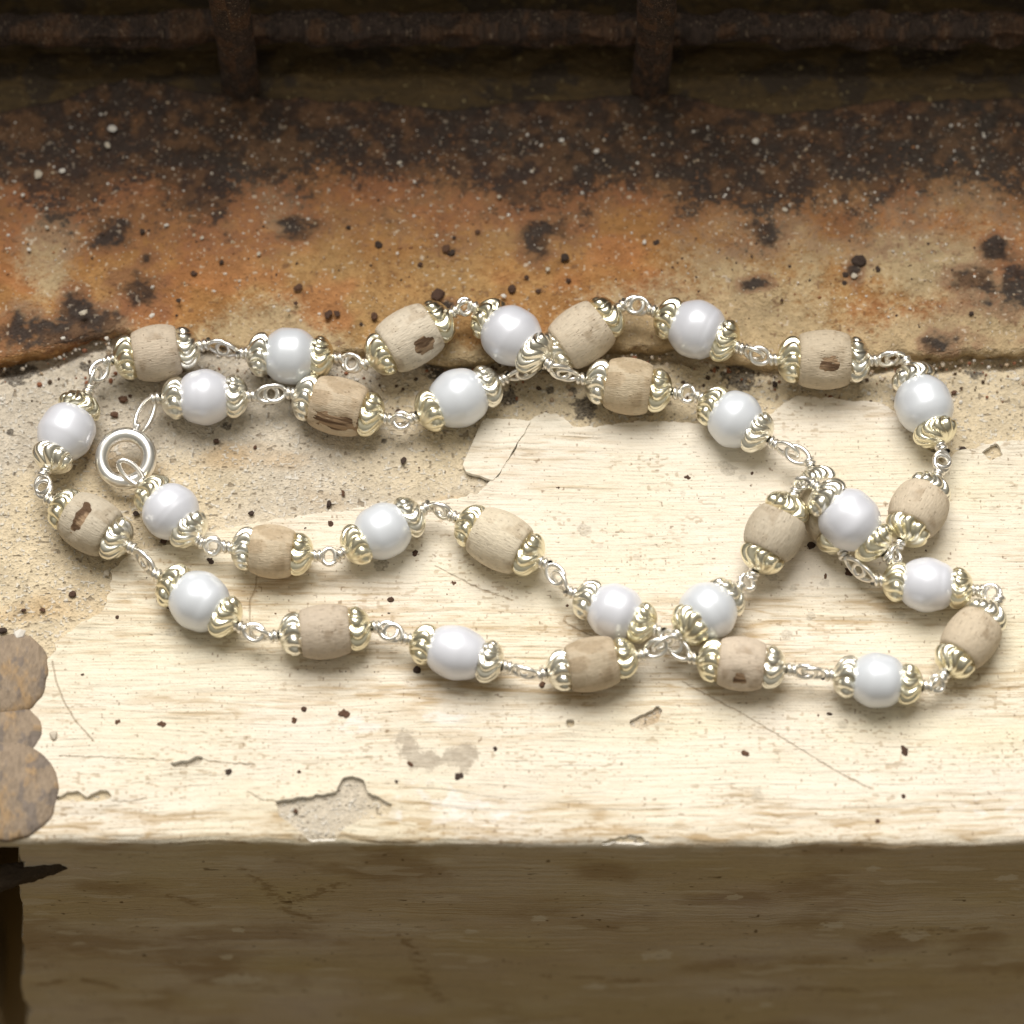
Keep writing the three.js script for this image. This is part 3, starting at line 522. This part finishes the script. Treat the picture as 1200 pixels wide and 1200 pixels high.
// a closed wire loop from the coil at S towards T, lying in the plane with normal n
function loopGeometry(S, T, over, width, n0, squeeze = 0.2) {
  const d = T.clone().sub(S), L = d.length() + over; d.normalize();
  const n = n0.clone().addScaledVector(d, -n0.dot(d)).normalize(), w = V().crossVectors(n, d);
  const c = S.clone().addScaledVector(d, L / 2), wob = rnd() * 6;
  return tube((t) => { const a = t * Math.PI * 2, l = -Math.cos(a), k = 1 - squeeze * (1 - l) / 2; return c.clone().addScaledVector(d, l * L / 2).addScaledVector(w, Math.sin(a) * width * k).addScaledVector(n, 0.12 * MM * Math.sin(a * 2 + wob)); }, 44, WIRE * MM, true);
}
function coilGeometry(E, axis, len, turns, r) {
  const n = V().crossVectors(axis, Math.abs(axis.y) > 0.8 ? V(1, 0, 0) : UPV).normalize(), b = V().crossVectors(axis, n), ph = rnd() * 6;
  return tube((t) => { const a = ph + t * turns * Math.PI * 2, k = r * (1 + 0.12 * Math.sin(a * 0.7 + ph)); return E.clone().addScaledVector(axis, len * t).addScaledVector(n, Math.cos(a) * k).addScaledVector(b, Math.sin(a) * k); }, Math.round(turns * 18), WIRE * MM);
}
const COIL = 1.45 * MM;
for (const d of data) { d.outA = d.axis.clone().negate(); d.outB = d.axis.clone(); d.SA = d.A.clone().addScaledVector(d.outA, COIL); d.SB = d.B.clone().addScaledVector(d.outB, COIL); }
data.forEach((d, i) => {
  const L = d.A.distanceTo(d.B) / MM, mid = d.A.clone().lerp(d.B, 0.5), pearl = d.kind === 'p';
  // a frame with x along the strand, y up, z towards the viewer's side
  const x = d.axis.clone(); if (x.x < 0) x.negate();
  const y = UPV.clone().addScaledVector(x, -x.y).normalize(), z = V().crossVectors(x, y);
  const body = Math.max(6, L - 2 * CAPL + (pearl ? 0.5 : 0.35));
  const sd = i * 3.7 + 1;
  const tone = 0.80 + 0.28 * rnd(), wm = (m) => { const c = m.clone(); c.color.setRGB(tone, tone * (0.985 + 0.025 * rnd()), tone * (0.91 + 0.08 * rnd())); return c; };
  const woodV = d.ex.pale ? 2 : [0, 1, 3, 0, 2][i % 5];
  const bead = add(new THREE.Mesh(pearl ? pearlGeometry(body + 1.7, d.rad * 0.985, sd) : woodGeometry(body, d.rad * 0.96, sd, d.ex.notch), pearl ? pearlMats[i % 4] : wm(woodMat[woodV])), pearl ? 'pearl' : 'wooden_bead', necklace);
  bead.matrixAutoUpdate = true;
  bead.quaternion.setFromRotationMatrix(new THREE.Matrix4().makeBasis(x, y, z)); bead.position.copy(mid);
  bead.updateMatrixWorld(true);
  if (d.ex.label) tag(bead, d.ex.label);
  if (d.ex.notch) add(new THREE.Mesh(scorchGeometry(d.rad * 0.96, d.ex.notch), scorchMat), 'gouge', bead);
  const inv = bead.matrixWorld.clone().invert(), half = L / 2;
  for (const s of [-1, 1]) {
    const cap = add(new THREE.Mesh(capGeos[(i * 2 + (s > 0 ? 1 : 0)) % 4 === 2 ? 3 : (i + (s > 0 ? 1 : 0)) % 2], (i * 7 + s) % 5 < 2 ? paleGold : gold), 'bead_cap', bead);
    cap.position.x = s * (half - CAPL) * MM; const sc = d.rad / 4.2 * (0.97 + 0.06 * rnd()); cap.scale.set(1, sc, sc);
    cap.rotation.set(0, 0, s < 0 ? Math.PI : 0); cap.rotateX(rnd() * 6.28);
  }
  // wire on both ends
  for (const e of ['A', 'B']) {
    const E = d[e], out = d['out' + e], S = d['S' + e];
    const j = e === 'A' ? i - 1 : i + 1, nb = data[j];
    const geos = [coilGeometry(E.clone().addScaledVector(out, -0.12 * MM), out, d.i === links.length - 1 && e === 'B' ? 0.5 * MM : COIL, 2.1, 0.58 * MM)];
    let T, over = 0.9 * MM, n, width = 1.25 * MM;
    if (nb) {
      const S2p = nb['S' + (e === 'A' ? 'B' : 'A')]; T = S.clone().lerp(S2p, 0.5);
      const flat = (e === 'A') === (i % 3 !== 0), dd = T.clone().sub(S).normalize(), side = V().crossVectors(dd, UPV).normalize();
      const tilt = flat ? 0.25 + 0.4 * rnd() : 1.15 + 0.35 * rnd();
      n = UPV.clone().multiplyScalar(Math.cos(tilt)).addScaledVector(side, Math.sin(tilt) * (side.z > 0 ? 1 : -1));
    } else if (e === 'A') { T = at(162, 503, 4.4); over = 0.5 * MM; n = V(0.35, 0.55, 0.6); width = 1.35 * MM; } else { T = at(143, 543, 5.6); over = 0.4 * MM; n = V(0.1, 0.77, 0.64); width = 1.1 * MM; }
    geos.push(loopGeometry((nb || e === 'A' ? S : E).clone().addScaledVector(out, -0.25 * MM), T, over, width, n));
    const g = mergeGeometries(geos); g.applyMatrix4(inv);
    add(new THREE.Mesh(g, silver), 'wire_loop', bead);
  }
});
{ // the bolt ring clasp
  const q = new THREE.Quaternion().setFromRotationMatrix(new THREE.Matrix4().makeBasis(ringU, ringW, ringN.clone()));
  const polished = new THREE.MeshStandardMaterial({ color: new THREE.Color(0.93, 0.915, 0.89), metalness: 1, roughness: 0.3 });
  const clasp = add(new THREE.Mesh(new THREE.TorusGeometry(RR, RT * 0.93, 28, 110), polished), 'clasp_ring', necklace);
  clasp.position.copy(ringC); clasp.quaternion.copy(q);
  const sleeve = add(new THREE.Mesh(new THREE.TorusGeometry(RR, RT * 1.04, 28, 80, 4.15), polished), 'ring_sleeve', clasp); sleeve.rotation.z = -1.75 * Math.PI / 2 + 0.9;
  const knob = add(new THREE.Mesh(new THREE.CapsuleGeometry(0.42 * MM, 0.9 * MM, 8, 16), polished), 'ring_tab', clasp);
  knob.position.set(RR * 1.29 * Math.cos(1.2), RR * 1.29 * Math.sin(1.2), 0.2 * MM); knob.rotation.z = 1.2 - Math.PI / 2;
}
// ---------------------------------------------------------------- crumbs and grit
const crumbMats = [[0.07, 0.036, 0.022], [0.10, 0.05, 0.028], [0.045, 0.028, 0.02]].map((c) => new THREE.MeshStandardMaterial({ color: new THREE.Color(...c), roughness: 0.9 }));
function crumbGeometry(sd, flat) {
  const g = new THREE.IcosahedronGeometry(1, 1), p = g.attributes.position;
  for (let i = 0; i < p.count; i++) { const x = p.getX(i), y = p.getY(i), z = p.getZ(i), k = 0.95 + 2.0 * (fbm(x * 1.4 + sd, y * 1.4 + z * 1.1 + sd, 3) - 0.5); p.setXYZ(i, x * k * MM, y * k * flat * MM, z * k * MM); }
  g.computeVertexNormals(); return g;
}
const crumbGeos = [1, 5, 9, 14, 22].map((s, i) => crumbGeometry(s, [0.7, 0.6, 0.85, 0.55, 0.75][i]));
const crumbsSill = [[145, 469, 6], [152, 464, 2.4], [134, 486, 5], [253, 517, 3.5], [299, 524, 2.5], [473, 540, 5], [386, 591, 5], [402, 577, 2.5], [402, 580, 3], [295, 602, 3.5], [357, 611, 2.5], [387, 614, 4.5], [358, 619, 2.5], [159, 602, 5], [192, 635, 4.5], [247, 658, 4.5], [172, 678, 2.5], [198, 712, 4], [138, 724, 4], [97, 791, 3], [85, 696, 4], [28, 716, 3.5], [50, 715, 3.5], [4, 739, 5], [486, 649, 4.5], [531, 684, 3], [458, 703, 4.5], [456, 720, 2.5], [357, 832, 5], [404, 837, 5.5], [345, 845, 4.5], [190, 849, 4.5], [138, 846, 3.5], [268, 906, 5.5], [350, 905, 3.5], [488, 785, 6], [635, 803, 4.5], [654, 572, 3.5], [806, 560, 3.5], [793, 535, 2.5], [881, 555, 2.5], [951, 641, 5.5], [995, 672, 7], [967, 676, 4], [1029, 601, 3.5], [873, 884, 5], [1060, 881, 6], [1058, 934, 3.5], [1028, 963, 3.5], [959, 839, 2.5], [972, 837, 3.5], [538, 910, 5], [481, 896, 4.5], [580, 878, 4], [465, 917, 3], [450, 962, 3], [908, 451, 4], [467, 484, 5], [1129, 527, 4], [1118, 461, 4], [640, 484, 3], [1086, 647, 3], [840, 640, 2.5], [669, 637, 2.5], [665, 710, 3], [1182, 620, 2.5], [347, 951, 3.5]];
const crumbsLedge = [[259, 308, 4.5], [227, 321, 4.5], [210, 353, 4], [349, 337, 6], [346, 356, 3], [166, 272, 4], [385, 369, 6.5], [395, 368, 4], [438, 371, 5], [524, 293, 8], [530, 297, 5], [492, 310, 4], [443, 287, 5], [408, 267, 3.5], [512, 347, 9], [600, 340, 6], [630, 342, 4], [617, 325, 4], [662, 304, 7], [666, 329, 3.5], [769, 285, 4], [788, 313, 3], [1007, 306, 8], [990, 323, 6], [989, 332, 3.5], [1029, 316, 4.5], [1172, 285, 5], [1066, 312, 2.5], [560, 273, 4], [916, 352, 3], [1138, 368, 3]];
const shardGeos = [3, 8, 17].map((s) => { const g = new THREE.IcosahedronGeometry(1, 0), p = g.attributes.position; for (let i = 0; i < p.count; i++) { const x = p.getX(i), y = p.getY(i), z = p.getZ(i), k = 0.55 + 0.9 * vn(x * 2 + s, y * 2 + z * 3 + s); p.setXYZ(i, x * k * MM, y * k * 0.5 * MM, z * k * MM); } g.computeVertexNormals(); return g; });
const crumbLabel = (px, py, r) => `${r >= 5 ? 'larger' : 'tiny'} dark crumb ${py > 815 ? 'on the cream paint between necklace and front edge' : py < 500 ? 'on the bare stone just in front of the ledge' : 'among the necklace strands on the sill'} ${px < 250 ? 'at far left' : px < 500 ? 'left of centre' : px < 800 ? 'near the middle' : 'towards the right'}`;
function scatter(list, h, name, label, category, group, mats, geos = crumbGeos, grow = 0.78) {
  const m0 = new THREE.Mesh(crumbGeos[0], mats[0]);
  for (const [px, py, r] of list) {
    const c = m0.clone(); c.geometry = geos[Math.floor(rnd() * geos.length)]; c.material = mats[Math.floor(rnd() * mats.length)];
    const s = r / 8 * grow; c.scale.set(s * (0.8 + 0.5 * rnd()), s * (0.7 + 0.3 * rnd()), s * (0.8 + 0.4 * rnd()));
    c.rotation.y = rnd() * 6.28; c.position.copy(at(px, py, h)); c.position.y += s * 0.35 * MM;
    tag(add(c, name), typeof label === 'function' ? label(px, py, r) : label, category, group);
  }
}
scatter(crumbsSill, 0.15, 'dark_crumb', crumbLabel, 'crumb', 'dark crumbs scattered over the pale sill', crumbMats);
scatter(crumbsLedge, 2.7, 'dark_crumb', (px, py, r) => `${r >= 5 ? 'larger' : 'tiny'} dark crumb of rust on the stained ledge ${px < 300 ? 'behind the left end of the necklace' : px < 560 ? 'left of its middle' : px < 850 ? 'right of its middle' : 'towards its right end'}`, 'crumb', 'dark crumbs scattered over the rusty ledge', crumbMats);
const chipMats = [new THREE.MeshStandardMaterial({ color: new THREE.Color(0.66, 0.62, 0.56), roughness: 0.8 }), new THREE.MeshStandardMaterial({ color: new THREE.Color(0.52, 0.46, 0.37), roughness: 0.85 })];
scatter([[178, 370, 6], [338, 364, 4], [303, 298, 5], [132, 152, 8], [126, 171, 6], [45, 205, 8], [27, 229, 5], [73, 201, 5], [195, 264, 4], [237, 279, 4], [55, 267, 5], [34, 293, 4.5], [658, 165, 5], [699, 178, 5], [755, 284, 4.5], [642, 316, 5], [590, 347, 5], [885, 166, 8], [920, 246, 5], [979, 237, 5], [1116, 247, 6], [1141, 233, 5], [1001, 324, 7], [585, 231, 4], [468, 191, 5], [932, 318, 4], [98, 367, 7], [125, 397, 5], [74, 397, 5]], 3.0, 'pale_chip', (px, py, r) => `${r >= 6 ? 'larger' : 'tiny'} pale chip on the ${py < 255 ? 'dark rust crust' : 'orange part'} of the ledge ${px < 400 ? 'at left' : px < 800 ? 'near the middle' : 'at right'}`, 'chip', 'pale chips on the rusty ledge', chipMats, shardGeos, 0.62);
scatter([[23, 745, 8], [63, 862, 6], [1067, 800, 6], [125, 672, 5], [1010, 443, 5]], 0.3, 'pale_chip', (px, py) => `small pale chip lying on the sill ${py > 840 ? 'beside the lower dried lump' : px < 60 ? 'just behind the upper dried lump' : px < 200 ? 'on bare stone under the left wooden bead' : py > 700 ? 'right of the lowest pearls' : 'at the foot of the ledge at right'}`, 'chip', 'pale chips on the sill', chipMats, shardGeos, 0.9);
function grit(n, place, col, name, label, size) {
  const im = new THREE.InstancedMesh(new THREE.IcosahedronGeometry(1, 0), new THREE.MeshStandardMaterial({ color: 0xffffff, roughness: 0.85 }), n), m = new THREE.Matrix4(), q = new THREE.Quaternion(), e = new THREE.Euler(), cc = new THREE.Color();
  for (let i = 0; i < n; i++) {
    const p = place(), s = size() * MM; e.set(rnd() * 6, rnd() * 6, rnd() * 6); q.setFromEuler(e);
    m.compose(p, q, V(s * (0.7 + 0.6 * rnd()), s * (0.6 + 0.5 * rnd()), s * (0.7 + 0.6 * rnd()))); im.setMatrixAt(i, m);
    cc.setRGB(...col()); im.setColorAt(i, cc);
  }
  tag(add(im, name), label, null, null, 'stuff');
}
const pick = (...a) => { const c = a[Math.floor(rnd() * a.length)], k = 0.8 + 0.4 * rnd(); return c.map((v) => v * k); };
grit(2600, () => { const x = (rnd() * 2 - 1) * 95, d = 1 + Math.pow(rnd(), 0.7) * 38, p = ledgePoint(x, d); return V(x * MM, (p[1] + 0.02) * MM, p[2] * MM); }, () => pick([0.62, 0.56, 0.48], [0.5, 0.4, 0.28], [0.06, 0.035, 0.025], [0.7, 0.66, 0.6], [0.3, 0.14, 0.06]), 'rust_grit', 'fine pale and dark grit scattered over the rust-stained ledge', () => 0.07 + 0.22 * Math.pow(rnd(), 3));
grit(900, () => { const x = (rnd() * 2 - 1) * 88, z = lipZ(x) + 0.3 + Math.pow(rnd(), 2.2) * 7; return V(x * MM, 0.02 * MM, z * MM); }, () => pick([0.6, 0.52, 0.42], [0.08, 0.05, 0.03], [0.4, 0.3, 0.2], [0.7, 0.66, 0.6], [0.25, 0.1, 0.05]), 'crack_grit', 'coarse grit lying along the crack at the foot of the ledge', () => 0.12 + 0.3 * Math.pow(rnd(), 2.5));
grit(700, () => { const x = (rnd() * 2 - 1) * 80, z = -22 + 72 * rnd(); return V(x * MM, 0.25 * MM, z * MM); }, () => pick([0.10, 0.055, 0.03], [0.2, 0.12, 0.06], [0.35, 0.26, 0.16]), 'sill_grit', 'fine brown specks of grit sprinkled over the sill', () => 0.05 + 0.13 * Math.pow(rnd(), 3));

renderer.render(scene, camera);
